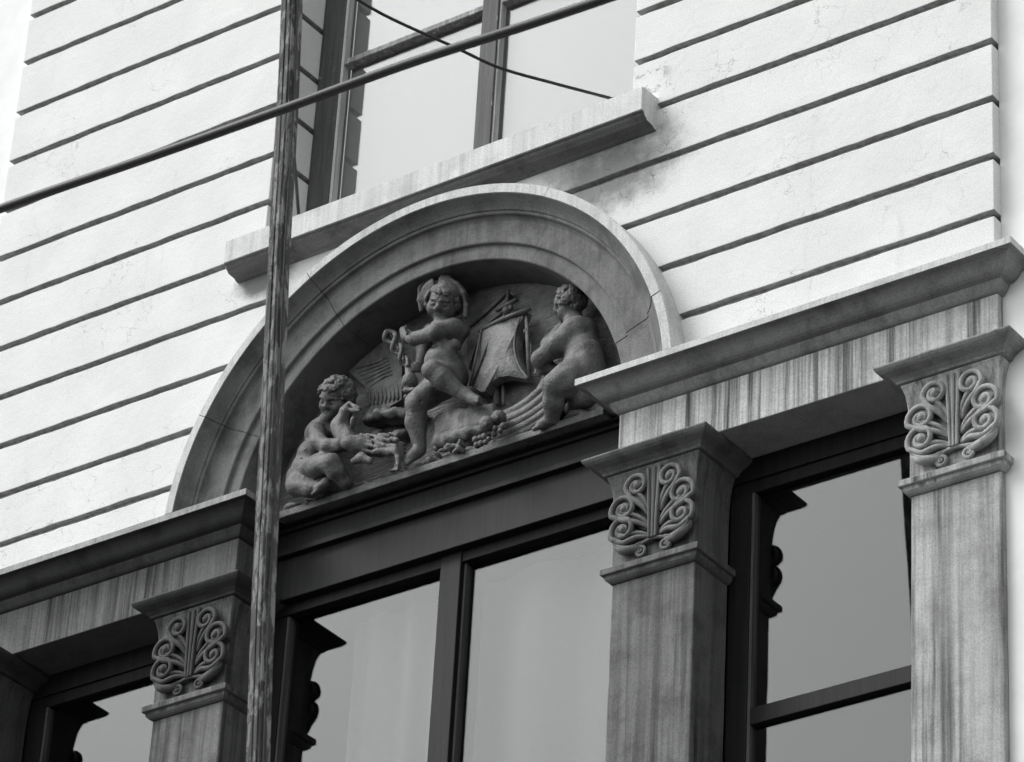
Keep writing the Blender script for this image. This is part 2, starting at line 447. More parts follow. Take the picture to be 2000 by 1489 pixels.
# ------------------------------------------------------------------ archivolt
arch = thing('arch_moulding', 'grey stone semicircular arch moulding round the sculpted niche', 'arch')
AP = [(1.447, .03), (1.447, -.113), (1.442, -.119), (1.398, -.119), (1.393, -.116), (1.388, -.108), (1.378, -.094), (1.366, -.079), (1.352, -.066), (1.340, -.058), (1.3385, -.052),
      (1.335, -.050), (1.328, -.050), (1.323, -.046), (1.321, -.036), (1.316, -.028), (1.306, -.022), (1.300, -.020), (1.192, -.020), (1.187, -.017), (1.183, -.001), (1.178, .0), (1.116, .0), (1.111, .004), (1.110, .25)]
BR = [0.0, 19.0, 60.0, 118.6, 153.0, 180.0]
for i in range(len(BR) - 1):
    a0 = BR[i] + (.075 if i else 0); a1 = BR[i + 1] - (.075 if i < len(BR) - 2 else 0)
    nn = max(4, int((a1 - a0) / 1.5)); v = []; f = []; k = len(AP)
    jx = random.uniform(-.0012, .0012)
    for j in range(nn + 1):
        for r, y in AP:
            foot_a = math.degrees(math.asin((.153 - .1 * (y + .12)) / r)) if y < .1 else 5.0
            lo_a = max(a0, foot_a); hi_a = min(a1, 180 - foot_a)
            a = rad(lo_a + (hi_a - lo_a) * j / nn)
            v.append(((r + jx) * math.cos(a), y + jx, (r + jx) * math.sin(a)))
    for j in range(nn):
        for q in range(k - 1):
            f.append((j * k + q, j * k + q + 1, (j + 1) * k + q + 1, (j + 1) * k + q))
    f += [tuple(range(k - 1, -1, -1)), tuple(range(nn * k, nn * k + k))]
    mb = MB(); mb.add(v, f); ao = mb.build('arch_stone', M_ARCH, arch)
    ao.data.materials.append(M_ARCHW)
    for j in range(nn):
        for q in range(3): ao.data.polygons[j * (k - 1) + q].material_index = 1

# ------------------------------------------------------------------ entablatures
CORN = [(.0, .165), (.143, .148), (.146, .145), (.146, .114), (.143, .112), (.122, .110), (.112, .104), (.100, .094), (.090, .082), (.080, .068), (.070, .058), (.056, .050), (.040, .046), (.034, .044),
        (.034, .034), (.032, .030), (.024, .016), (.018, .006), (.010, -.002), (.001, -.006)]
def entablature(x0, x1, label, mat_c, mat_f, mat_t):
    t = thing('entablature', label, 'entablature', 'stone entablatures beside the arch')
    co = MB().rings(CORN, x0, x1, .02, .34).build('cornice', mat_c, t)
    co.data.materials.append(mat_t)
    for q in range(12): co.data.polygons[q].material_index = 1  # paler fascia: light on the upright front put into its colour
    b = MB(); b.box(x0, x1, .02, .30, -.255, -.0065); b.build('frieze', mat_f, t, bevel=.004)
    return t
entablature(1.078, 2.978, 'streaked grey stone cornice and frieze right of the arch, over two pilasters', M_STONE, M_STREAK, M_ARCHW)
entablature(-2.978, -1.078, 'shade-darkened stone cornice and frieze left of the arch, behind the pole', M_STONE_L, M_STREAK_L, M_FASC_L)  # dimmer left side painted through darker stone copies

# ------------------------------------------------------------------ pilasters with palmette capitals
ABAC = [(.10, -.2555), (.112, -.260), (.114, -.268), (.106, -.280), (.094, -.290), (.078, -.298), (.062, -.306), (.050, -.316), (.044, -.322), (.044, -.330), (.030, -.334)]
CAPB = [(.030, -.3345), (.022, -.352), (.014, -.38), (.008, -.42), (.003, -.48), (.0, -.56), (.0, -.7875)]
NECK = [(.002, -.788), (.036, -.791), (.038, -.794), (.038, -.818), (.036, -.821), (.024, -.824), (.022, -.840), (.012, -.850), (.001, -.856)]

def scroll_path(start, ctl, c, r0, turns, direction, n=26):
    """arm from start through ctl, then an inward spiral about c; plan coordinates (x, z)"""
    a0 = math.atan2(ctl[-1][1] - c[1], ctl[-1][0] - c[0])
    sp_ = []
    for k in range(n + 1):
        t = k / n
        a = a0 + direction * turns * 2 * math.pi * t
        rr = r0 * (1 - t) ** .8 + .010 * t
        sp_.append((c[0] + rr * math.cos(a), c[1] + rr * math.sin(a)))
    arm = spline([start] + ctl, 6)[:-1]
    return [tuple(p) for p in arm] + sp_

def palmette(parent, cx, yf, mat):
    """carved palmette on the capital: ribbed stem, seven volutes, two leaves"""
    cz = -.583; cx = cx + .016
    pal = MB()
    # recessed ground slab, just proud of the block
    stem = [(-.020, -.12), (-.024, 0.0), (-.031, .12), (-.038, .225), (-.02, .243), (.02, .243), (.038, .225), (.031, .12), (.024, 0.0), (.020, -.12)]
    pal.prism([(cx + x, cz + z) for x, z in stem][::-1], yf - .030, yf + .01)
    for dx in (-.9, 0.05, .9):
        pal.tube([(cx + dx * .018, yf - .030, cz - .118), (cx + dx * .022, yf - .033, cz + .02), (cx + dx * .034, yf - .033, cz + .225)], [.006, .0065, .008], 6)
    stem_o = pal.build('palmette', mat, parent)
    specs = [((.030, .005), [(.062, .052), (.110, .096), (.141, .148)], (.084, .152), .050, 1.35, 1),
             ((.026, -.062), [(.075, -.030), (.152, -.002), (.212, .032)], (.149, .053), .053, 1.35, 1),
             ((.026, -.105), [(.080, -.100), (.142, -.116), (.207, -.080)], (.150, -.048), .052, 1.35, 1)]
    for s in (-1, 1):
        for st, ctl, c, r0, turns, di in specs:
            ctl2 = [(x * s, z) for x, z in ctl]; c2 = (c[0] * s, c[1]); st2 = (st[0] * s, st[1])
            r0b = math.hypot(ctl2[-1][0] - c2[0], ctl2[-1][1] - c2[1])
            path = scroll_path(st2, ctl2, c2, r0b, turns, di * s)
            N = len(path)
            mb = MB(); P2 = np.array(path); T = np.gradient(P2, axis=0); T /= np.linalg.norm(T, axis=1)[:, None] + 1e-9
            NR = np.stack([-T[:, 1], T[:, 0]], 1) * (di * s)
            wd_ = np.array([.007 + .028 * min(1, i / 9) * (1 - .75 * max(0, (i - N * .5) / (N * .5))) for i in range(N)])
            IN = P2 + NR * wd_[:, None]
            yy = [yf - .012 - .026 * min(1, i / 10) for i in range(N)]
            mb.tube([(cx + p[0], y_, cz + p[1]) for p, y_ in zip(P2, yy)], [.0145 * (.6 + .4 * min(1, i / 8)) * (1 - .3 * i / N) for i in range(N)], 7)
            mb.tube([(cx + p[0], y_ + .003, cz + p[1]) for p, y_ in zip(IN, yy)], [.0105 * (1 - .3 * i / N) for i in range(N)], 6)
            v_ = []; f_ = []
            for i in range(N):
                M_ = (P2[i] + IN[i]) / 2
                v_ += [(cx + P2[i][0], yy[i] + .002, cz + P2[i][1]), (cx + M_[0], yy[i] + .009, cz + M_[1]), (cx + IN[i][0], yy[i] + .004, cz + IN[i][1]), (cx + P2[i][0], yf + .006, cz + P2[i][1])]
                if i:
                    a, b = 4 * (i - 1), 4 * i
                    f_ += [(a, a + 1, b + 1, b), (a + 1, a + 2, b + 2, b + 1), (a + 3, a, b, b + 3)]
            mb.add(v_, f_)
            bl = [(cx + (1 - t) * st2[0] + t * c2[0], yf - .004, cz + (1 - t) * st2[1] + t * c2[1] - .008 * math.sin(math.pi * t)) for t in (0, .2, .4, .6, .8, 1)]
            mb.tube(bl, [.012, .020, .026, .030, .034, .036], 10, flat=(yf - .004, .45))
            mb.ball((cx + c2[0], yf - .036, cz + c2[1]), .019, 10)
            mb.build('scroll', mat, stem_o, smooth=True)
        # small foot volute and acanthus leaf
        path = scroll_path((.0, -.122), [(.030 * s, -.124), (.066 * s, -.136), (.086 * s, -.160)], (.062 * s, -.166), .026, 1.2, -s)
        mb = MB(); mb.tube([(cx + x, yf - .018, cz + z) for x, z in path], .0085, 7); mb.ball((cx + .062 * s, yf - .016, cz - .166), .010, 8)
        mb.build('scroll', mat, stem_o, smooth=True)
        lf = spline([(.055 * s, yf - .006, -.132), (.10 * s, yf - .022, -.150), (.145 * s, yf - .034, -.148), (.185 * s, yf - .026, -.118), (.197 * s, yf - .036, -.098)], 5)
        mb = MB(); mb.tube([(cx + p[0], p[1], cz + p[2]) for p in lf], [.007 + .015 * math.sin(math.pi * min(1, .15 + i / (len(lf) - 1) * .85)) for i in range(len(lf))], 7)
        rb = [(cx + p[0], p[1] - .014, cz + p[2] + .007) for p in lf]; mb.tube(rb, .0055, 6)
        mb.build('leaf', mat, stem_o, smooth=True)
    return stem_o

def pilaster(cx, label, mshaft, mcap, mcarve):
    t = thing('pilaster', label, 'pilaster', 'stone pilasters with palmette capitals')
    hw = .212
    x0, x1 = cx - hw, cx + hw
    MB().rings(ABAC, x0, x1, .02, .34).build('abacus', mcap, t, bevel=.010, seg=3)
    MB().rings(CAPB, x0, x1, .015, .279).build('capital_block', mshaft, t, bevel=.006)
    MB().rings(NECK, x0, x1, .02, .279).build('neck_band', mshaft, t)
    b = MB()
    nz = 16
    b.rings([(random.uniform(-.0015, .0015), -.8565 - (3.25 - .8565) * k / nz) for k in range(nz + 1)], x0, x1, .025, .279)
    b.build('shaft', mshaft, t, bevel=.007)
    palmette(t, cx, .012, mcarve)
    return t
pilaster(1.287, 'middle pilaster right of the arched window, palmette capital and streaked, shade-darkened shaft', M_SHAFT, M_STONE_M, M_CARVE)  # shaft darker than the right one: light falloff kept in its colour
pilaster(2.768, 'rightmost pilaster at the corner, brightest one with pale streaked shaft', M_SHAFT_R, M_STONE, M_CARVE_R)
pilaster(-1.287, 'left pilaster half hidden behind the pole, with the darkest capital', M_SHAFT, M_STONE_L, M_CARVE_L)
pilaster(-2.768, 'dark pilaster at the bottom left corner, beyond the narrow left window', M_CARVE_L, M_STONE_L, M_CARVE_L)  # deep shade of this corner put into the stone colour

# ------------------------------------------------------------------ lower windows
def pane(t, x0, x1, z0, z1, y):
    return MB().box(x0, x1, y, y + .004, z0, z1).build('pane', M_GLASS_LOW, t)
LZ = -3.24
cw = thing('arched_bay_window', 'dark framed central window under the sculpted niche, split by a mullion', 'window')
MB().box(-1.074, 1.074, .20, .33, -.030, .078).build('lintel_board', M_WOOD, cw, bevel=.004)
b = MB()
for (ya, yb, za, zb) in ((.150, .33, .079, .0855), (.180, .33, .058, .0788)):
    b.box(-1.073, 1.073, ya, yb, za, zb)
b.box(-1.0735, 1.0735, .188, .33, -.060, -.0305)
b.build('moulding', M_WOOD, cw, bevel=.003)
MB().box(-1.074, 1.074, .222, .34, -.280, -.0605).build('transom', M_WOOD, cw, bevel=.004)
MB().box(-1.074, 1.074, .270, .345, -.335, -.2805).build('head_rail', M_WOOD, cw, bevel=.003)
MB().box(-.058, .058, .262, .345, LZ, -.2808).build('mullion', M_WOOD, cw, bevel=.004)
for s in (-1, 1):
    x0, x1 = sorted((s * 1.074, s * .962)); MB().box(x0, x1, .275, .345, LZ, -.3355).build('stile', M_WOOD, cw, bevel=.004)
    x0, x1 = sorted((s * .9615, s * .948)); MB().box(x0, x1, .284, .335, LZ, -.3355).build('glazing_bead', M_BEAD2, cw)
    x0, x1 = sorted((s * .0585, s * .070)); MB().box(x0, x1, .290, .335, LZ, -.3355).build('glazing_bead', M_BEAD2, cw)
    x0, x1 = sorted((s * .9475, s * .0705)); pane(cw, x0, x1, LZ, -.336, .318)
room('room_behind_glass', -1.07, 1.07, LZ, -.06, .36, 2.0, 'dark room behind the central window panes')

def side_window(c, label):
    t = thing('side_window', label, 'window', 'narrow dark framed windows between pilasters')
    h = .527
    MB().box(c - h, c + h, .278, .34, -.365, -.2565).build('head_board', M_WOOD, t, bevel=.004)
    MB().box(c - h, c + h, .290, .345, -.425, -.3655).build('head_rail', M_WOOD, t, bevel=.004)
    for s in (-1, 1):
        x0, x1 = sorted((c + s * h, c + s * (h - .105)))
        MB().box(x0, x1, .283, .345, LZ, -.4255).build('stile', M_WOOD, t, bevel=.004)
        x0, x1 = sorted((c + s * (h - .1055), c + s * (h - .120)))
        MB().box(x0, x1, .29, .335, LZ, -.4255).build('glazing_bead', M_BEAD2, t)
    MB().box(c - h + .1205, c + h - .1205, .287, .345, -1.548, -1.468).build('crossbar', M_WOOD, t, bevel=.004)
    pane(t, c - h + .121, c + h - .121, -1.4675, -.426, .316)
    pane(t, c - h + .121, c + h - .121, LZ, -1.5485, .316)
    room('room_behind_glass', c - h, c + h, LZ, -.26, .36, 2.0, 'dark room behind the ' + ('right' if c > 0 else 'left') + ' side window panes')
    return t
side_window(2.028, 'narrow window between the middle and right pilasters, with a timber crossbar')
side_window(-2.028, 'narrow window at the bottom left corner, left of the left pilaster')

# curtain hanging in the central window
def curtain(x0, x1, z0, z1, y, n, amp, name, label):
    v = []; f = []
    m_ = 40 * n
    for i in range(m_ + 1):
        t = i / m_
        yy = y + amp * math.sin(t * n * 2 * math.pi) + .4 * amp * math.sin(t * n * 5.3 + 1)
        for z in (z0, z1): v.append((x0 + (x1 - x0) * t + .012 * (z - z1) * math.sin(9 * t), yy, z))
    f = [(2 * i, 2 * i + 2, 2 * i + 3, 2 * i + 1) for i in range(m_)]
    o = mesh_obj(name, v, f, M_CURTAIN, None, True)
    sm = o.modifiers.new('solid', 'SOLIDIFY'); sm.thickness = .003
    return tag(o, label, 'curtain', 'gauze curtains behind the panes')
curtain(-.66, -.07, LZ, -.38, .42, 3, .022, 'curtain', 'pale gauze curtain hanging inside the left pane of the central window')
curtain(.07, .94, LZ, -.38, .42, 2, .022, 'curtain', 'pale gauze curtain hanging inside the right pane of the central window')

# ------------------------------------------------------------------ carved relief in the niche (signed-distance sculpting)
class Sculpt:
    """grid of signed distances; shapes are blended in and carved out, then meshed"""
    def __init__(s, lo, hi, h=.0042):
        s.lo = np.array(lo, float); s.h = h
        s.n = np.ceil((np.array(hi) - s.lo) / h).astype(int) + 1
        s.d = np.full(tuple(s.n), .2, np.float32)
    def _reg(s, lo, hi):
        a = np.maximum(np.floor((lo - s.lo) / s.h).astype(int), 0); b = np.minimum(np.ceil((hi - s.lo) / s.h).astype(int) + 1, s.n)
        if (b <= a).any(): return None
        g = [s.lo[i] + s.h * np.arange(a[i], b[i]) for i in range(3)]
        P = np.stack(np.meshgrid(*g, indexing='ij'), -1)
        return (slice(a[0], b[0]), slice(a[1], b[1]), slice(a[2], b[2])), P
    def _mix(s, reg, dd, k, sub=False):
        a = s.d[reg]
        if sub:
            b = -dd; h = np.clip(.5 - .5 * (b - a) / k, 0, 1); r = a * h + b * (1 - h) + k * h * (1 - h)
            r = np.maximum(a, b) if k < 1e-4 else (b * (1 - h) + a * h + k * h * (1 - h))
        else:
            h = np.clip(.5 + .5 * (a - dd) / k, 0, 1); r = a * (1 - h) + dd * h - k * h * (1 - h)
        s.d[reg] = r.astype(np.float32)
    def cone(s, p0, r0, p1, r1, k=.02, sub=False):
        p0 = np.array(p0, float); p1 = np.array(p1, float); m_ = max(r0, r1) + max(k, .012) * 1.5 + 3 * s.h
        q = s._reg(np.minimum(p0, p1) - m_, np.maximum(p0, p1) + m_)
        if q is None: return s
        reg, P = q; ab = p1 - p0; t = np.clip(((P - p0) @ ab) / (ab @ ab + 1e-12), 0, 1)
        dd = np.linalg.norm(P - p0 - t[..., None] * ab, axis=-1) - (r0 + (r1 - r0) * t)
        s._mix(reg, dd, k, sub); return s
    def ball(s, c, r, k=.02, sub=False): return s.cone(c, r, np.array(c) + 1e-5, r, k, sub)
    def ell(s, c, axes, radii, k=.02, sub=False):
        c = np.array(c, float); A = np.array(axes, float); A = A / np.linalg.norm(A, axis=1)[:, None]; R = np.array(radii, float)
        m_ = R.max() + max(k, .012) * 1.5 + 3 * s.h
        q = s._reg(c - m_, c + m_)
        if q is None: return s
        reg, P = q; L = (P - c) @ A.T
        k0 = np.linalg.norm(L / R, axis=-1); k1 = np.linalg.norm(L / R ** 2, axis=-1) + 1e-9
        s._mix(reg, np.where(k0 < 1e-3, -R.min(), k0 * (k0 - 1) / k1), k, sub); return s
    def chain(s, pts, rs, k=.02, sub=False):
        for i in range(len(pts) - 1): s.cone(pts[i], rs[i], pts[i + 1], rs[i + 1], k, sub)
        return s
    def rough(s, amp, seed=0, freq=(40, 70)):
        rng = np.random.default_rng(seed)
        g = [s.lo[i] + s.h * np.arange(s.n[i]) for i in range(3)]
        X, Y, Z = np.meshgrid(*g, indexing='ij', sparse=True)
        w = 0
        for _ in range(5):
            f = rng.normal(size=3); f *= rng.uniform(*freq) / np.linalg.norm(f)
            w = w + np.sin(f[0] * X + f[1] * Y + f[2] * Z + rng.uniform(0, 6))
        s.d += (amp * .45 * w).astype(np.float32); return s
    def mesh(s, name, mat, parent):
        d = s.d; d = np.pad(d, 1, constant_values=.2); neg = d < 0
        n = d.shape
        c = np.zeros(tuple(np.array(n) - 1), np.int16)
        for i in (0, 1):
            for j in (0, 1):
                for k in (0, 1): c += neg[i:n[0] - 1 + i, j:n[1] - 1 + j, k:n[2] - 1 + k]
        act = (c > 0) & (c < 8)
        idx = np.argwhere(act); vid = np.full(act.shape, -1, np.int64); vid[act] = np.arange(len(idx))
        acc = np.zeros((len(idx), 3)); cnt = np.zeros(len(idx))
        corners = [(i, j, k) for i in (0, 1) for j in (0, 1) for k in (0, 1)]
        for a in corners:
            for ax in range(3):
                if a[ax]: continue
                b = list(a); b[ax] = 1
                da = d[idx[:, 0] + a[0], idx[:, 1] + a[1], idx[:, 2] + a[2]]; db = d[idx[:, 0] + b[0], idx[:, 1] + b[1], idx[:, 2] + b[2]]
                x = (da < 0) != (db < 0); t = np.where(x, da / np.where(x, da - db, 1), 0)
                p = np.tile(np.array(a, float), (len(idx), 1)); p[:, ax] += t
                acc[x] += p[x]; cnt[x] += 1
        V = (idx + acc / np.maximum(cnt, 1)[:, None] - 1) * s.h + s.lo
        F = []
        for ax in range(3):
            sl0 = [slice(None)] * 3; sl1 = [slice(None)] * 3; sl0[ax] = slice(0, -1); sl1[ax] = slice(1, None)
            A = neg[tuple(sl0)]; B = neg[tuple(sl1)]; cr = np.argwhere(A != B)
            u, w = [(1, 2), (2, 0), (0, 1)][ax]
            e = np.zeros(3, int); 
            q = []
            for du, dw in ((0, 0), (-1, 0), (-1, -1), (0, -1)):
                o = cr.copy(); o[:, u] += du; o[:, w] += dw; q.append(o)
            ok = np.ones(len(cr), bool)
            for o in q: ok &= (o >= 0).all(1) & (o < np.array(act.shape)).all(1)
            ids = np.stack([vid[tuple(np.clip(o, 0, np.array(act.shape) - 1).T)] for o in q], 1)
            ok &= (ids >= 0).all(1)
            ids = ids[ok]; fl = A[tuple(cr[ok].T)]
            ids[~fl] = ids[~fl][:, ::-1]
            F.append(ids)
        F = np.concatenate(F)
        me = bpy.data.meshes.new(name)
        me.vertices.add(len(V)); me.vertices.foreach_set('co', V.astype(np.float32).ravel())
        me.loops.add(F.size); me.loops.foreach_set('vertex_index', F.astype(np.int32).ravel())
        me.polygons.add(len(F)); me.polygons.foreach_set('loop_start', np.arange(0, F.size, 4, dtype=np.int32))
        me.update(calc_edges=True)
        me.polygons.foreach_set('use_smooth', np.ones(len(F), bool))
        me.materials.append(mat)
        o = bpy.data.objects.new(name, me); COL.objects.link(o); o.parent = parent
        return o

PXM = 2.703 * 431.0                   # units of the working enlargement per metre
def Z(x, y, Y): return at(500 + x / 2.703, 500 + y / 2.703, Y)
def L(u): return u / PXM
def dirv(r, u, t):
    v = r * RV + u * UV + t * TV
    return v / np.linalg.norm(v)
YB = .235                             # back of the niche

relief = thing('carved_relief', 'carved terracotta relief of three children with sailing ship and rooster in the arched niche', 'sculpture')
# back slab and ledge
pts = [(1.108 * math.cos(rad(a)), 1.108 * math.sin(rad(a))) for a in range(4, 177, 4)]
MB().prism(pts[::-1], YB, YB + .09).build('back_slab', M_RGROUND, relief)
led = Sculpt((-.95, .05, .05), (.95, .26, .26), .005)
rng = random.Random(3)
for i in range(64):                   # rough rocky ground above the straight front strip
    x = -.91 + 1.82 * i / 63
    h = .142 + .012 * math.sin(i * .9) + rng.uniform(-.006, .010)
    led.ell((x, .19 + rng.uniform(-.006, .006), h - .004), np.eye(3), (.035, .075 + rng.uniform(-.008, .008), .016 + rng.uniform(0, .008)), .02)
led.rough(.006, 2, (50, 110))
led.mesh('ground_ledge', M_RELIEF, relief)
MB().box(-.93, .93, .100, .30, .088, .126).build('base_strip', M_RELIEF, relief, bevel=.004)

def head(S, c, r, f, u, gaze_open=True):
    f = f / np.linalg.norm(f); u = u - f * (u @ f); u = u / np.linalg.norm(u); sd_ = np.cross(f, u); sd_ = sd_ / np.linalg.norm(sd_)
    p = lambda a, b, g: c + r * (a * f + b * u + g * sd_)
    ax = (f, u, sd_)
    S.ell(p(-.12, .18, 0), ax, (1.02 * r, .95 * r, .92 * r), .02)
    S.ell(p(.28, -.25, 0), ax, (.66 * r, .78 * r, .74 * r), .02)
    for g in (-1, 1): S.ball(p(.47, -.34, .42 * g), .47 * r, .02)
    S.ball(p(.68, -.76, 0), .25 * r, .02)
    S.ell(p(.42, .36, 0), ax, (.52 * r, .42 * r, .62 * r), .015)
    for g in (-1, 1):
        S.ball(p(1.02, .02, .37 * g), .23 * r, .008, True)
        S.ell(p(.80, .0, .36 * g), ax, (.13 * r, .13 * r, .19 * r), .004)
        S.cone(p(.93, .25, .16 * g), .07 * r, p(.78, .24, .62 * g), .06 * r, .01)
        S.ell(p(-.05, -.08, .93 * g), ax, (.20 * r, .27 * r, .10 * r), .008)
    S.cone(p(.92, .12, 0), .09 * r, p(1.07, -.18, 0), .15 * r, .012)
    for g in (-1, 1): S.ball(p(1.02, -.27, .12 * g), .09 * r, .008)
    S.cone(p(.98, -.50, -.20), .045 * r, p(.98, -.50, .20), .045 * r, .004, True)
    S.cone(p(.94, -.43, -.15), .075 * r, p(.94, -.43, .15), .075 * r, .006)
    S.cone(p(.90, -.58, -.12), .080 * r, p(.90, -.58, .12), .080 * r, .006)
    S.cone(p(.93, -.505, -.18), .03 * r, p(.93, -.505, .18), .03 * r, .003, True)
    return p

def hand(S, wrist, d, n, size, curl=.5):
    """palm with four unequal bent fingers and a thumb; d = pointing direction, n = direction the fingers curl to"""
    d = d / np.linalg.norm(d); n = n - d * (n @ d); n = n / np.linalg.norm(n); w = np.cross(d, n)
    pc = wrist + d * size * .42
    S.ell(pc, (d, w, n), (size * .46, size * .40, size * .20), .008)
    for i, (o, ln) in enumerate(((-.30, .52), (-.10, .60), (.10, .56), (.30, .44))):
        a = wrist + d * size * .75 + w * o * size; b = a + (d * (1 - curl * .5) + n * curl * .6) * size * ln * .55; c = b + (d * (1 - curl) + n * curl) * size * ln * .5
        S.chain([a, b, c], [size * .115, size * .10, size * .08], .004)
    a = wrist + d * size * .25 - w * .38 * size; b = a + (d * .5 - w * .55 + n * .3) * size * .36; c = b + (d * .8 + n * .5) * size * .26
    S.chain([a, b, c], [size * .13, size * .115, size * .09], .005)

def foot(S, ankle, toe, r, up):
    d = toe - ankle; ln = np.linalg.norm(d); d = d / ln; w = np.cross(d, up); w = w / np.linalg.norm(w)
    S.cone(ankle, r, ankle + d * ln * .62, r * .82, .012)
    for i, (o, l_, rr) in enumerate(((-.62, 1.0, .42), (-.2, .98, .33), (.12, .93, .30), (.42, .86, .28), (.68, .78, .26))):
        a = ankle + d * ln * .6 + w * o * r * .8; S.cone(a, r * rr, ankle + d * ln * l_ + w * o * r, r * rr * .85, .006)

def curls(name, c, axes, R, spots, parent, rr=.020, seed=0):
    """locks of hair: spiral rolls over the skull"""
    rg = random.Random(seed); f, u, sdv = axes
    S = Sculpt(c - R * 1.9, c + R * 1.9, .0036)
    S.ell(c - .15 * R * f + .22 * R * u, axes, (1.0 * R, .92 * R, .98 * R), .01)
    S.ell(c + .95 * R * f - .25 * R * u, axes, (.75 * R, .80 * R, 1.2 * R), .012, True)
    for a, b, g in spots:
        v = np.array([a, b, g], float); v /= np.linalg.norm(v)
        q = c + R * (1.06 * v[0] * f + (1.02 * v[1] + .12) * u + 1.02 * v[2] * sdv)
        nrm = v[0] * f + v[1] * u + v[2] * sdv
        t1 = np.cross(nrm, u + .3 * f); t1 /= np.linalg.norm(t1); t2 = np.cross(nrm, t1)
        r0 = rr * rg.uniform(.85, 1.2); ph = rg.uniform(0, 6)
        path = []
        for k in range(9):
            w = ph + k * .95; q_ = r0 * (1 - k / 11)
            path.append(q + t1 * q_ * math.cos(w) + t2 * q_ * math.sin(w) + nrm * r0 * (.05 * k))
        S.chain(path, [r0 * .40] * 9, .003)
    return S.mesh(name, M_RELIEF, parent)

def bounds(pts, mgn):
    P = np.array(pts); return P.min(0) - mgn, P.max(0) + mgn

# ---- middle child, striding, with hat, purse and snake staff
hips = Z(1000, 640, .11); belly = Z(985, 560, .085); chest = Z(1012, 430, .10)
lo, hi = bounds([Z(760, 100, .0), Z(1220, 1120, .2), Z(760, 1120, .0), Z(1220, 100, .2), Z(760, 600, -.05), Z(1000, 600, -.06)], .05)
S = Sculpt(lo, hi)
S.ell(chest, (RV, UV, TV), (L(88), L(95), L(78)), .03)
S.ell(belly, (RV, UV, TV), (L(100), L(95), L(88)), .04)
S.ell(hips, (RV, UV, TV), (L(98), L(80), L(85)), .04)
S.ell(Z(1055, 640, .14), (RV, UV, TV), (L(70), L(85), L(80)), .04)
S.ball(Z(1085, 395, .12), L(48), .03); S.ball(Z(965, 380, .07), L(48), .03)
S.ball(Z(985, 470, .045), L(30), .03); S.ball(Z(1050, 470, .06), L(30), .03)
S.ell(Z(950, 585, .03), (RV, UV, TV), (L(10), L(9), L(14)), .012, True)
S.cone(Z(890, 520, .04), L(5), Z(960, 478, .02), L(5), .008, True)
S.cone(Z(1005, 400, .10), L(46), Z(990, 320, .09), L(44), .02)              # neck
hc = Z(990, 252, .065)
hf = dirv(-.30, -.08, .95); hu = dirv(.10, .98, .05)
head(S, hc, L(91), hf, hu)
# crossing arm with raised hand
S.chain([Z(1040, 378, .07), Z(950, 405, .0), Z(835, 440, .02)], [L(50), L(44), L(36)], .02)
S.chain([Z(835, 440, .02), Z(800, 430, .03), Z(782, 395, .03)], [L(36), L(34), L(25)], .015)
hand(S, Z(806, 428, .015), dirv(-.35, .95, .0), dirv(.9, 0, .2), L(52), .25)
# lower arm to the purse
S.chain([Z(925, 400, .14), Z(880, 500, .17), Z(862, 590, .10)], [L(44), L(36), L(28)], .02)
hand(S, Z(868, 598, .09), dirv(-.95, .1, .35), dirv(-.3, -.4, -.8), L(56), .6)
# raised leg
S.chain([Z(1010, 650, .10), Z(930, 605, -.035)], [L(78), L(52)], .03)
S.chain([Z(930, 608, -.035), Z(985, 650, -.005), Z(1100, 735, .055)], [L(52), L(56), L(36)], .02)
S.cone(Z(1096, 728, .055), L(42), Z(1106, 738, .056), L(42), .006)
foot(S, Z(1120, 748, .06), Z(1205, 782, .05), L(34), dirv(.3, .9, .2))
# standing leg
S.chain([Z(975, 690, .13), Z(900, 740, .09), Z(848, 775, .045)], [L(82), L(68), L(60)], .03)
S.chain([Z(848, 780, .045), Z(846, 880, .075), Z(862, 1005, .105)], [L(57), L(56), L(37)], .02)
S.cone(Z(800, 812, .03), L(4), Z(850, 838, .015), L(4), .008, True)
S.cone(Z(835, 742, .03), L(4), Z(880, 775, .02), L(4), .008, True)
foot(S, Z(862, 1030, .11), Z(782, 1092, .06), L(36), dirv(.2, .95, .2))
S.rough(.0016, 5, (60, 130))
child = S.mesh('child_figure', M_RELIEF, relief); tag(child, 'middle carved child striding, in a hat with turned-up brim')
# hat: crown and upturned brim in two lobes
lo, hi = bounds([Z(840, 60, .0), Z(1180, 420, .2)], .06)
H = Sculpt(lo, hi, .0038)
H.ell(hc + .25 * L(72) * hu - .25 * L(72) * hf, (hf, hu, np.cross(hf, hu)), (L(82), L(84), L(80)), .01)
brim = [(872, 290, .07), (862, 235, .055), (866, 175, .05), (893, 135, .05), (925, 124, .05), (944, 150, .055), (960, 158, .055), (972, 140, .055), (982, 112, .055), (1015, 116, .06), (1058, 150, .07), (1092, 200, .085), (1108, 262, .10), (1104, 320, .115)]
bp = [Z(*q) for q in brim]
H.ell(Z(992, 222, .09), (dirv(.97, -.25, -.2), dirv(.25, .97, .1), hf), (L(124), L(112), L(36)), .012)
H.ell(hc + .55 * L(91) * hu - .1 * L(91) * hf, (hf, hu, np.cross(hf, hu)), (L(84), L(66), L(86)), .02)
H.chain(bp[:6], [L(12)] * 6, .012); H.chain(bp[7:], [L(13)] * len(bp[7:]), .012)
H.cone(Z(950, 70, .02), L(26), Z(956, 146, .04), L(13), .012, True); H.cone(Z(950, 100, .09), L(18), Z(956, 130, .12), L(12), .012, True)
H.ell(Z(975, 400, .06), (RV, UV, TV), (L(150), L(92), L(150)), .012, True)
H.ell(hc + .80 * L(91) * hf - .22 * L(91) * hu, (hf, hu, np.cross(hf, hu)), (L(88), L(98), L(86)), .015, True)
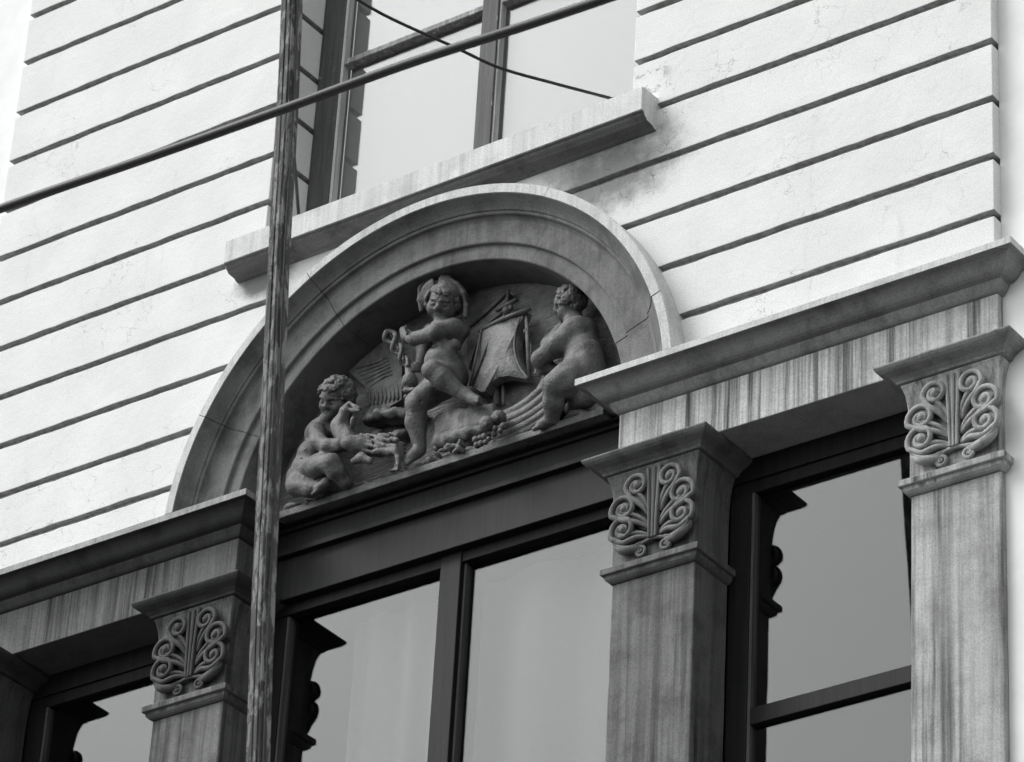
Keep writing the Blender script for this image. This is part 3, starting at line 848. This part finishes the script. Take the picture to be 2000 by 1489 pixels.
H.ball(hc + 1.0 * L(91) * hu + .35 * L(91) * hf, L(22), .015)
H.rough(.0015, 8)
tag(H.mesh('hat', M_RELIEF, child))
hs = np.cross(hf, hu)
curls('hair', hc, (hf, hu, hs), L(90), [(.85, .75, .0), (.8, .7, -.35), (.75, .7, .35), (.25, .1, .95), (.2, -.25, .95), (.3, .45, .9), (.05, -.5, .9), (.3, .2, -.95), (.2, -.2, -.95)], child, L(20), 4)
# purse
lo, hi = bounds([Z(740, 590, .0), Z(880, 780, .16)], .05)
B = Sculpt(lo, hi, .0038)
B.ell(Z(812, 672, .07), (RV, UV, TV), (L(46), L(58), L(42)), .02); B.cone(Z(812, 620, .07), L(26), Z(818, 590, .08), L(34), .015)
B.cone(Z(785, 688, .035), L(18), Z(812, 700, .03), L(18), .006, True)
B.cone(Z(786, 712, .05), L(14), Z(832, 708, .05), L(14), .012); B.ball(Z(793, 746, .06), L(15), .01)
B.mesh('purse', M_RELIEF, child)
# staff with two snakes
mb = MB()
mb.tube([Z(705, 395, .13), Z(760, 500, .10), Z(800, 590, .07)], L(12), 8)
for s in (-1, 1):
    pth = []
    for k in range(40):
        t = k / 39; x = 690 + 110 * t; y = 400 + 185 * t; w = 34 * (1 - .5 * t) * math.sin(t * 9.5) * s
        pth.append(Z(x + w * .85, y - w * .5, .10 - .045 * t + .018 * math.cos(t * 9.5) * s))
    mb.tube(pth, [L(15) * (1 - .3 * k / 39) for k in range(40)], 8)
mb.build('snake_staff', M_RELIEF, child, smooth=True)

# ---- left child sitting with the rooster
lo, hi = bounds([Z(150, 640, .0), Z(640, 1300, .2), Z(150, 1300, .02), Z(640, 640, .22), Z(420, 1150, -.05)], .05)
S = Sculpt(lo, hi)
S.ell(Z(325, 945, .13), (RV, UV, TV), (L(72), L(85), L(70)), .03)
S.ell(Z(292, 1050, .11), (RV, UV, TV), (L(78), L(85), L(75)), .04)
S.ell(Z(262, 1130, .11), (RV, UV, TV), (L(80), L(70), L(75)), .04)
S.cone(Z(345, 900, .12), L(42), Z(390, 835, .11), L(42), .02)
lc = Z(428, 750, .09); lf = dirv(-.62, -.30, .72); lu = dirv(-.05, .97, .25)
head(S, lc, L(93), lf, lu)
S.chain([Z(318, 925, .08), Z(330, 985, .03), Z(380, 1010, .015)], [L(46), L(44), L(38)], .02)
S.chain([Z(380, 1010, .015), Z(440, 1000, .02), Z(490, 985, .03)], [L(38), L(33), L(27)], .02)
hand(S, Z(485, 985, .03), dirv(.95, .12, .2), dirv(.2, -.8, .1), L(52), .6)
S.chain([Z(372, 915, .14), Z(430, 930, .15), Z(470, 900, .13)], [L(40), L(32), L(26)], .02)
S.chain([Z(255, 1140, .10), Z(330, 1110, .03), Z(395, 1095, .0)], [L(66), L(60), L(52)], .03)
S.chain([Z(398, 1098, .0), Z(425, 1140, .03), Z(470, 1195, .075)], [L(52), L(50), L(38)], .02)
S.chain([Z(215, 1170, .12), Z(215, 1215, .07), Z(290, 1235, .06)], [L(60), L(54), L(44)], .03)
S.cone(Z(290, 1235, .06), L(42), Z(330, 1225, .055), L(36), .02)
foot(S, Z(372, 1200, .045), Z(300, 1255, .035), L(30), dirv(.3, .9, .2))
S.cone(Z(240, 1075, .05), L(4), Z(330, 1088, .03), L(4), .008, True)
S.cone(Z(265, 1030, .05), L(3), Z(330, 1040, .03), L(3), .008, True)
S.rough(.0016, 6, (60, 130))
lch = S.mesh('child_figure', M_RELIEF, relief); tag(lch, 'left carved child sitting, curly hair, hugging the rooster')
ls = np.cross(lf, lu)
lspots = [(.75, .65, 0), (.65, .7, -.4), (.65, .7, .4), (.25, .95, 0), (.2, .9, .5), (.2, .9, -.5), (-.3, .9, .3), (-.3, .9, -.3), (.35, .3, .9), (0, .3, .95), (-.3, .1, .95), (.0, -.2, .95), (-.4, -.4, .8), (-.5, .5, .7), (.35, .4, -.9), (-.6, .0, .8), (-.7, .5, .3)]
curls('hair', lc, (lf, lu, ls), L(93), [(a, b, -g) for a, b, g in lspots], lch, L(26), 9)
# rooster
lo, hi = bounds([Z(400, 760, .0), Z(820, 1170, .2), Z(400, 1170, .0)], .06)
S = Sculpt(lo, hi, .004)
S.ell(Z(590, 1005, .06), (dirv(.97, -.15, 0), dirv(.15, .97, 0), TV), (L(150), L(58), L(62)), .03)
S.chain([Z(480, 980, .055), Z(440, 900, .05), Z(470, 830, .045)], [L(62), L(46), L(32)], .02)
S.ell(Z(478, 822, .04), (RV, UV, TV), (L(36), L(30), L(28)), .012)
S.cone(Z(500, 818, .035), L(16), Z(548, 818, .03), L(5), .006)
S.chain([Z(470, 800, .04), Z(495, 780, .04), Z(525, 800, .045), Z(548, 808, .05)], [L(13)] * 4, .006)
S.ell(Z(512, 880, .04), (RV, UV, TV), (L(18), L(32), L(14)), .008)
S.ball(Z(484, 815, .018), L(7), .003)
rg = random.Random(5)
for i in range(8):
    for j in range(4):
        x = 495 + 30 * i + rg.uniform(-6, 6); y = 950 + 27 * j - 6 * i * .2 + rg.uniform(-5, 5)
        S.cone(Z(x, y, .016 + .007 * abs(j - 1.5)), L(8), Z(x + 34, y + 10, .024 + .007 * abs(j - 1.5)), L(13), .004)
for j in range(5):
    S.chain([Z(640, 960 + 18 * j, .03), Z(720, 985 + 14 * j, .05), Z(790, 1000 + 22 * j, .10)], [L(16), L(17), L(8)], .005)
S.chain([Z(690, 1025, .05), Z(742, 1035, .03), Z(748, 1070, .03), Z(750, 1120, .035)], [L(30), L(18), L(12), L(13)], .012)
for a, b in ((715, 1140), (750, 1150), (785, 1125), (735, 1105)): S.cone(Z(750, 1120, .035), L(13), Z(a, b, .02), L(10), .006)
S.chain([Z(520, 1085, .03), Z(560, 1065, .015), Z(600, 1085, .02)], [L(22), L(28), L(18)], .01)
S.rough(.0020, 11, (80, 160))
tag(S.mesh('rooster', M_RELIEF, relief))

# ---- right child leaning on the ship
lo, hi = bounds([Z(1440, 150, .03), Z(1860, 940, .24), Z(1440, 940, .0), Z(1860, 150, .24), Z(1650, 600, -.04)], .05)
S = Sculpt(lo, hi)
S.ell(Z(1712, 440, .125), (dirv(.9, -.4, 0), dirv(.4, .9, 0), TV), (L(98), L(120), L(88)), .05)
S.ell(Z(1735, 540, .115), (RV, UV, TV), (L(104), L(112), L(100)), .06)
S.ell(Z(1732, 620, .115), (RV, UV, TV), (L(108), L(90), L(100)), .06)
S.cone(Z(1690, 365, .14), L(58), Z(1668, 318, .14), L(52), .03)
rc = Z(1662, 250, .13); rf = dirv(-.86, -.22, .10); ru = dirv(-.12, .98, .15)
head(S, rc, L(84), rf, ru)
S.chain([Z(1675, 385, .07), Z(1590, 470, .045), Z(1500, 545, .06)], [L(60), L(54), L(47)], .035)
S.chain([Z(1500, 548, .06), Z(1520, 585, .10), Z(1570, 600, .12)], [L(42), L(40), L(34)], .02)
hand(S, Z(1515, 590, .09), dirv(-.6, -.75, .1), dirv(.2, 0, -.9), L(50), .5)
S.chain([Z(1610, 400, .17), Z(1545, 470, .17), Z(1520, 540, .15)], [L(44), L(38), L(30)], .02)
S.chain([Z(1725, 620, .10), Z(1640, 660, .035), Z(1575, 688, .01)], [L(94), L(80), L(64)], .05)
S.chain([Z(1573, 690, .01), Z(1572, 780, .05), Z(1566, 862, .095)], [L(56), L(54), L(38)], .02)
foot(S, Z(1560, 868, .10), Z(1470, 912, .075), L(34), dirv(.2, .95, .2))
S.chain([Z(1760, 640, .15), Z(1735, 740, .12), Z(1670, 810, .16)], [L(80), L(60), L(44)], .03)
S.rough(.0016, 7, (60, 130))
rch = S.mesh('child_figure', M_RELIEF, relief); tag(rch, 'right carved child seen from behind, leaning on the prow')
rs_ = np.cross(rf, ru)
curls('hair', rc, (rf, ru, rs_), L(80), [(a, b, -g) for a, b, g in [(.6, .8, -.1), (.6, .75, .4), (.2, .95, .3), (.2, .95, -.3), (-.3, .9, .4), (-.2, .7, .75), (.3, .5, .9), (-.1, .3, .95), (-.5, .3, .85), (-.7, .6, .3), (-.4, -.1, .9), (-.7, .0, .6), (-.75, -.35, .5), (.45, .35, .85), (-.2, -.3, .95), (.1, .6, .8), (-.45, .75, .55)]], rch, L(24), 12)

# ---- ship: hull of curved strakes, mast, yard, sails
hull = MB()
hl = thing_hull = None
cols = [[(1600, 590), (1530, 690), (1430, 780), (1330, 838), (1230, 872)],
        [(1615, 625), (1545, 725), (1445, 812), (1340, 868), (1240, 905)],
        [(1620, 665), (1560, 760), (1460, 842), (1350, 898), (1250, 938)],
        [(1620, 705), (1565, 795), (1470, 872), (1365, 926), (1260, 965)],
        [(1610, 750), (1560, 828), (1475, 900), (1375, 952), (1275, 990)]]
hb = MB()
hb.tube([Z(x, y, .19) for x, y in spline([(1600, 670), (1545, 765), (1450, 845), (1345, 900), (1245, 935)], 6)], L(92), 14)
hull_o = hb.build('ship_hull', M_RELIEF, relief, smooth=True)
for i, c in enumerate(cols):
    q = spline(c, 8)
    MB().tube([Z(x, y, .125 - .012 * math.sin(math.pi * i / 4) + .02 * (k / len(q)) ** 2) for k, (x, y) in enumerate(q)], L(29), 10).build('strake', M_RELIEF, hull_o, smooth=True)

def sheet(name, outline, Yf, thick, parent, bulge=0.0, n=1):
    """stone sheet with an outline in the picture's working units, laid at depth Yf (function of x, y)"""
    P = np.array(spline(outline + [outline[0]], n) if n > 1 else outline, float)
    if n > 1: P = P[:-1]
    c = P.mean(0); N = len(P); v = []; f = []
    R = 6
    for r in range(R + 1):
        t = r / R
        for x, y in c + (P - c) * t:
            v.append(Z(x, y, Yf(x, y) - bulge * (1 - t * t)))
    for r in range(R):
        for i in range(N):
            f.append((r * N + i, r * N + (i + 1) % N, (r + 1) * N + (i + 1) % N, (r + 1) * N + i))
    b0 = R * N; n0 = len(v)
    for x, y in P:
        q = Z(x, y, Yf(x, y)); v.append(q + np.array([0, thick, 0]))
    for i in range(N): f.append((b0 + i, b0 + (i + 1) % N, n0 + (i + 1) % N, n0 + i))
    me_o = mesh_obj(name, v, f, M_SAIL if name == 'sail' else M_RELIEF, parent, False)
    return me_o
flat = lambda y0: (lambda x, y: y0)
sail = sheet('sail', [(1190, 392), (1270, 345), (1350, 312), (1425, 290), (1392, 370), (1376, 440), (1380, 520), (1405, 590), (1440, 652), (1390, 645), (1330, 634), (1280, 642), (1235, 672), (1208, 715), (1190, 720), (1135, 688), (1160, 540)],
             lambda x, y: .165 - .03 * math.sin(max(0, min(1, (x - 1140) / 290)) * math.pi), .05, relief, .02)
tag(sail, 'large square sail with a scalloped foot')
mb = MB()
for a, b in (((1268, 350), (1140, 680)), ((1190, 392), (1128, 690))):
    mb.tube([Z(a[0], a[1], .145), Z((a[0] + b[0]) / 2, (a[1] + b[1]) / 2, .128), Z(b[0], b[1], .15)], L(7), 6)
mb.build('sail_seam', M_RELIEF, sail, smooth=True)
MB().tube([Z(x, y, .135) for x, y in spline([(1392, 330), (1366, 430), (1368, 520), (1395, 595), (1436, 650)], 6)], L(7), 6).build('sail_edge', M_RELIEF, sail, smooth=True)
MB().tube([Z(1178, 400, .155), Z(1300, 335, .125), Z(1448, 280, .15)], L(13), 8).build('yard', M_RELIEF, relief, smooth=True)
mst = MB(); mst.tube([Z(1334, 178, .19), Z(1312, 330, .20), Z(1268, 560, .21), Z(1270, 790, .20)], [L(10), L(13), L(17), L(19)], 8)
mst.tube([Z(1302, 650, .20), Z(1308, 790, .19)], L(10), 8)
mast = mst.build('mast', M_RELIEF, relief, smooth=True)
MB().tube([Z(1268, 290, .18), Z(1378, 232, .18)], L(13), 8).build('yard', M_RELIEF, relief, smooth=True)
MB().ball(Z(1320, 290, .175), L(24), 8).ball(Z(1345, 275, .18), L(18), 8).build('crow_nest', M_RELIEF, mast, smooth=True)
MB().tube([Z(1425, 290, .17), Z(1432, 400, .15), Z(1442, 655, .16)], [L(9), L(12), L(10)], 8).build('mast', M_RELIEF, relief, smooth=True)
MB().tube([Z(1425, 400, .165), Z(1452, 480, .16), Z(1446, 600, .16)], L(7), 6).ball(Z(1426, 400, .15), L(16), 8).build('rope', M_RELIEF, relief, smooth=True)
sail2 = sheet('sail', [(1105, 395), (1180, 320), (1300, 205), (1335, 196), (1300, 300), (1180, 395), (1128, 520), (1120, 600), (1085, 500)], flat(.205), .05, relief, .008)
tag(sail2, 'flat triangular sail behind the middle child')
MB().tube([Z(1108, 392, .192), Z(1215, 300, .19), Z(1318, 202, .192)], L(9), 6).build('rope', M_RELIEF, relief, smooth=True)
MB().ball(Z(1535, 462, .15), L(30), 10, (1, .8, 1)).build('pulley_block', M_RELIEF, relief, smooth=True)

# ---- house at the left, cave, bale with fruit
hs_o = sheet('carved_house', [(485, 612), (560, 545), (650, 470), (700, 430), (745, 500), (770, 560), (768, 760), (700, 800), (600, 812), (575, 690)], flat(.195), .06, relief, .004)
b = MB()
for k in range(6):
    b.tube([Z(530 + 14 * k, 600 + 19 * k + 4 * (k % 2), .198), Z(640 + 8 * k, 562 + 15 * k, .189), Z(700 + 5 * k, 540 + 18 * k, .197)], L(8), 6)
for k in range(8):
    b.tube([Z(598 + 21 * k, 695 - 6 * k + 9 * (k % 3), .199), Z(602 + 21 * k, 750, .190), Z(602 + 21 * k, 805 - 6 * k, .197)], L(7), 6)
b.build('house_grooves', M_RELIEF, hs_o, smooth=True)
lo, hi = bounds([Z(540, 790, .05), Z(900, 1010, .24), Z(540, 1010, .05), Z(900, 790, .24)], .05)
S = Sculpt(lo, hi, .005)
S.chain([Z(575, 870, .16), Z(640, 838, .13), Z(730, 830, .13), Z(830, 832, .15)], [L(22), L(22), L(22), L(18)], .02)
S.chain([Z(560, 860, .20), Z(640, 850, .20), Z(860, 850, .20)], [L(50), L(50), L(45)], .03)
S.ell(Z(690, 930, .12), (RV, UV, TV), (L(110), L(62), L(60)), .015, True)
for q in ((640, 950, .19), (700, 965, .185), (770, 940, .19), (600, 985, .17)): S.ell(Z(*q), (RV, UV, TV), (L(45), L(30), L(40)), .02)
S.rough(.005, 14, (60, 120))
S.mesh('rock_cave', M_RELIEF, relief)
lo, hi = bounds([Z(930, 780, .02), Z(1340, 1090, .24), Z(930, 1090, .02), Z(1340, 780, .24)], .05)
S = Sculpt(lo, hi, .0045)
for i in range(9):
    x = 985 + 32 * i
    S.cone(Z(x, 875 - 6 * i, .14), L(48), Z(x - 8, 985 - 11 * i, .11), L(44), .012)
S.chain([Z(985, 930, .08), Z(1080, 905, .07), Z(1200, 890, .08)], [L(6)] * 3, .008, True)
S.chain([Z(1030, 870, .08), Z(1040, 980, .06)], [L(5)] * 2, .008, True)
for k in range(7): S.cone(Z(1000 + 34 * k, 945 - 8 * k, .06), L(3.5), Z(1040 + 34 * k, 925 - 8 * k, .055), L(3.5), .006, True)
S.rough(.0028, 15, (70, 150))
bale = S.mesh('basket', M_RELIEF, relief)
for x, y, Y, r in ((1222, 888, .045, 44), (1282, 855, .06, 42)):
    MB().ball(Z(x, y, Y), L(r), 16).ball(Z(x - 6, y + 2, Y - .03), L(14), 8).build('apple', M_RELIEF, bale, smooth=True)
rg = random.Random(8)
for x, y in ((1160, 972), (1188, 992), (1212, 985), (1236, 935), (1256, 942), (1184, 962), (1206, 955), (1262, 912), (1290, 925), (1168, 1000), (1228, 968), (1306, 900)):
    MB().ball(Z(x, y, .055 + rg.uniform(-.01, .01)), L(rg.uniform(14, 21)), 10).build('grape', M_RELIEF, bale, smooth=True)
lo, hi = bounds([Z(880, 930, .02), Z(1120, 1100, .2), Z(880, 1100, .02)], .06)
S = Sculpt(lo, hi, .0045)
for k in range(14):
    a = rg.uniform(0, 6.28); x = 930 + 180 * rg.random(); y = 1060 - (x - 930) * .32 + rg.uniform(-22, 14)
    S.ell(Z(x, y, .085 + rg.uniform(-.01, .02)), (dirv(math.cos(a), math.sin(a), .2), dirv(-math.sin(a), math.cos(a), .1), TV), (L(30), L(13), L(12)), .004)
S.chain([Z(930, 900, .12), Z(955, 960, .10), Z(950, 1020, .10)], [L(16), L(20), L(14)], .01)
S.mesh('fallen_leaves', M_RELIEF, relief)

# ------------------------------------------------------------------ weathered pole in front of the facade
pole = thing('wooden_pole', 'tall weathered timber pole with flaking paint, leaning in front of the facade', 'pole')
PY = -2.2
pt, pb = np.array(at(566, 28, PY)), np.array(at(504, 1455, PY))
pd = (pt - pb) / (pt - pb)[2]
def pole_at(z): return pb + pd * (z - pb[2]) + np.array([.004 * math.sin(z * 1.3 + .6) + .002 * math.sin(z * 4.1), .004 * math.sin(z * 1.1), 0])
def post(name, sec, mat, z0=GZ + .13, z1=5.0, n=60, jit=.0012):
    v = []; f = []; k = len(sec); rg_ = random.Random(len(sec))
    for i in range(n + 1):
        z = z0 + (z1 - z0) * i / n; c = pole_at(z)
        for x, y in sec: v.append((c[0] + x + rg_.uniform(-jit, jit), c[1] + y + rg_.uniform(-jit, jit), z))
    for i in range(n):
        for q in range(k): f.append((i * k + q, i * k + (q + 1) % k, (i + 1) * k + (q + 1) % k, (i + 1) * k + q))
    f += [tuple(range(k - 1, -1, -1)), tuple(range(n * k, n * k + k))]
    return mesh_obj(name, v, f, mat, pole)
w = .033
sec = [(-w, -w + .012), (-w + .004, -w + .006), (-w + .010, -w + .007), (-w + .014, -w), (-.004, -w), (0, -w + .006), (.004, -w), (w - .014, -w), (w - .010, -w + .007), (w - .004, -w + .006), (w, -w + .012),
       (w, -.006), (w - .005, 0), (w, .006), (w, w), (-w, w)]
post('pole_shaft', sec, M_POLE)
post('edge_batten', [(-w - .012, -.012), (-w - .0005, -.012), (-w - .0005, .012), (-w - .012, .012)], M_POLE)
tb = MB(); tb.tube([pole_at(z) + np.array([w + .008, -.01 + .004 * math.sin(z * 3), 0]) for z in np.linspace(GZ + .2, 5.0, 60)], .004, 6)
tb.build('conduit', M_CABLE, pole, smooth=True)

# ------------------------------------------------------------------ cables
def cable(name, pts, r, label):
    q = spline(pts, 10)
    return tag(MB().tube(q, r, 10).build(name, M_CABLE, None, smooth=True), label, 'cable')
cable('overhead_cable', [at(-560, 612, -3.0), at(-260, 504, -3.0), at(30, 398, -3.0), at(300, 305, -3.0), at(545, 217, -3.0), at(800, 124, -3.0), at(1080, 33, -3.0), at(1500, -112, -3.0), at(2050, -310, -3.0)], .0185,
      'thick dark overhead cable crossing in front of the pole, sloping up to the right')
cable('thin_cable', [at(500, -120, -1.4), at(640, -36, -1.1), at(750, 30, -.85), at(890, 94, -.55), at(975, 133, -.38), at(1080, 163, -.16), at(1186, 191, .06), at(1230, 204, .2)], .0075,
      'thin dark cable running down from the upper left to the window sill')
cable('drop_wire', [at(560, 180, -.82), at(570, 260, -.6), at(577, 340, -.3), at(583, 417, .04), at(586, 440, .10)], .0085,
      'short dark wire dropping beside the pole onto the left end of the sill')
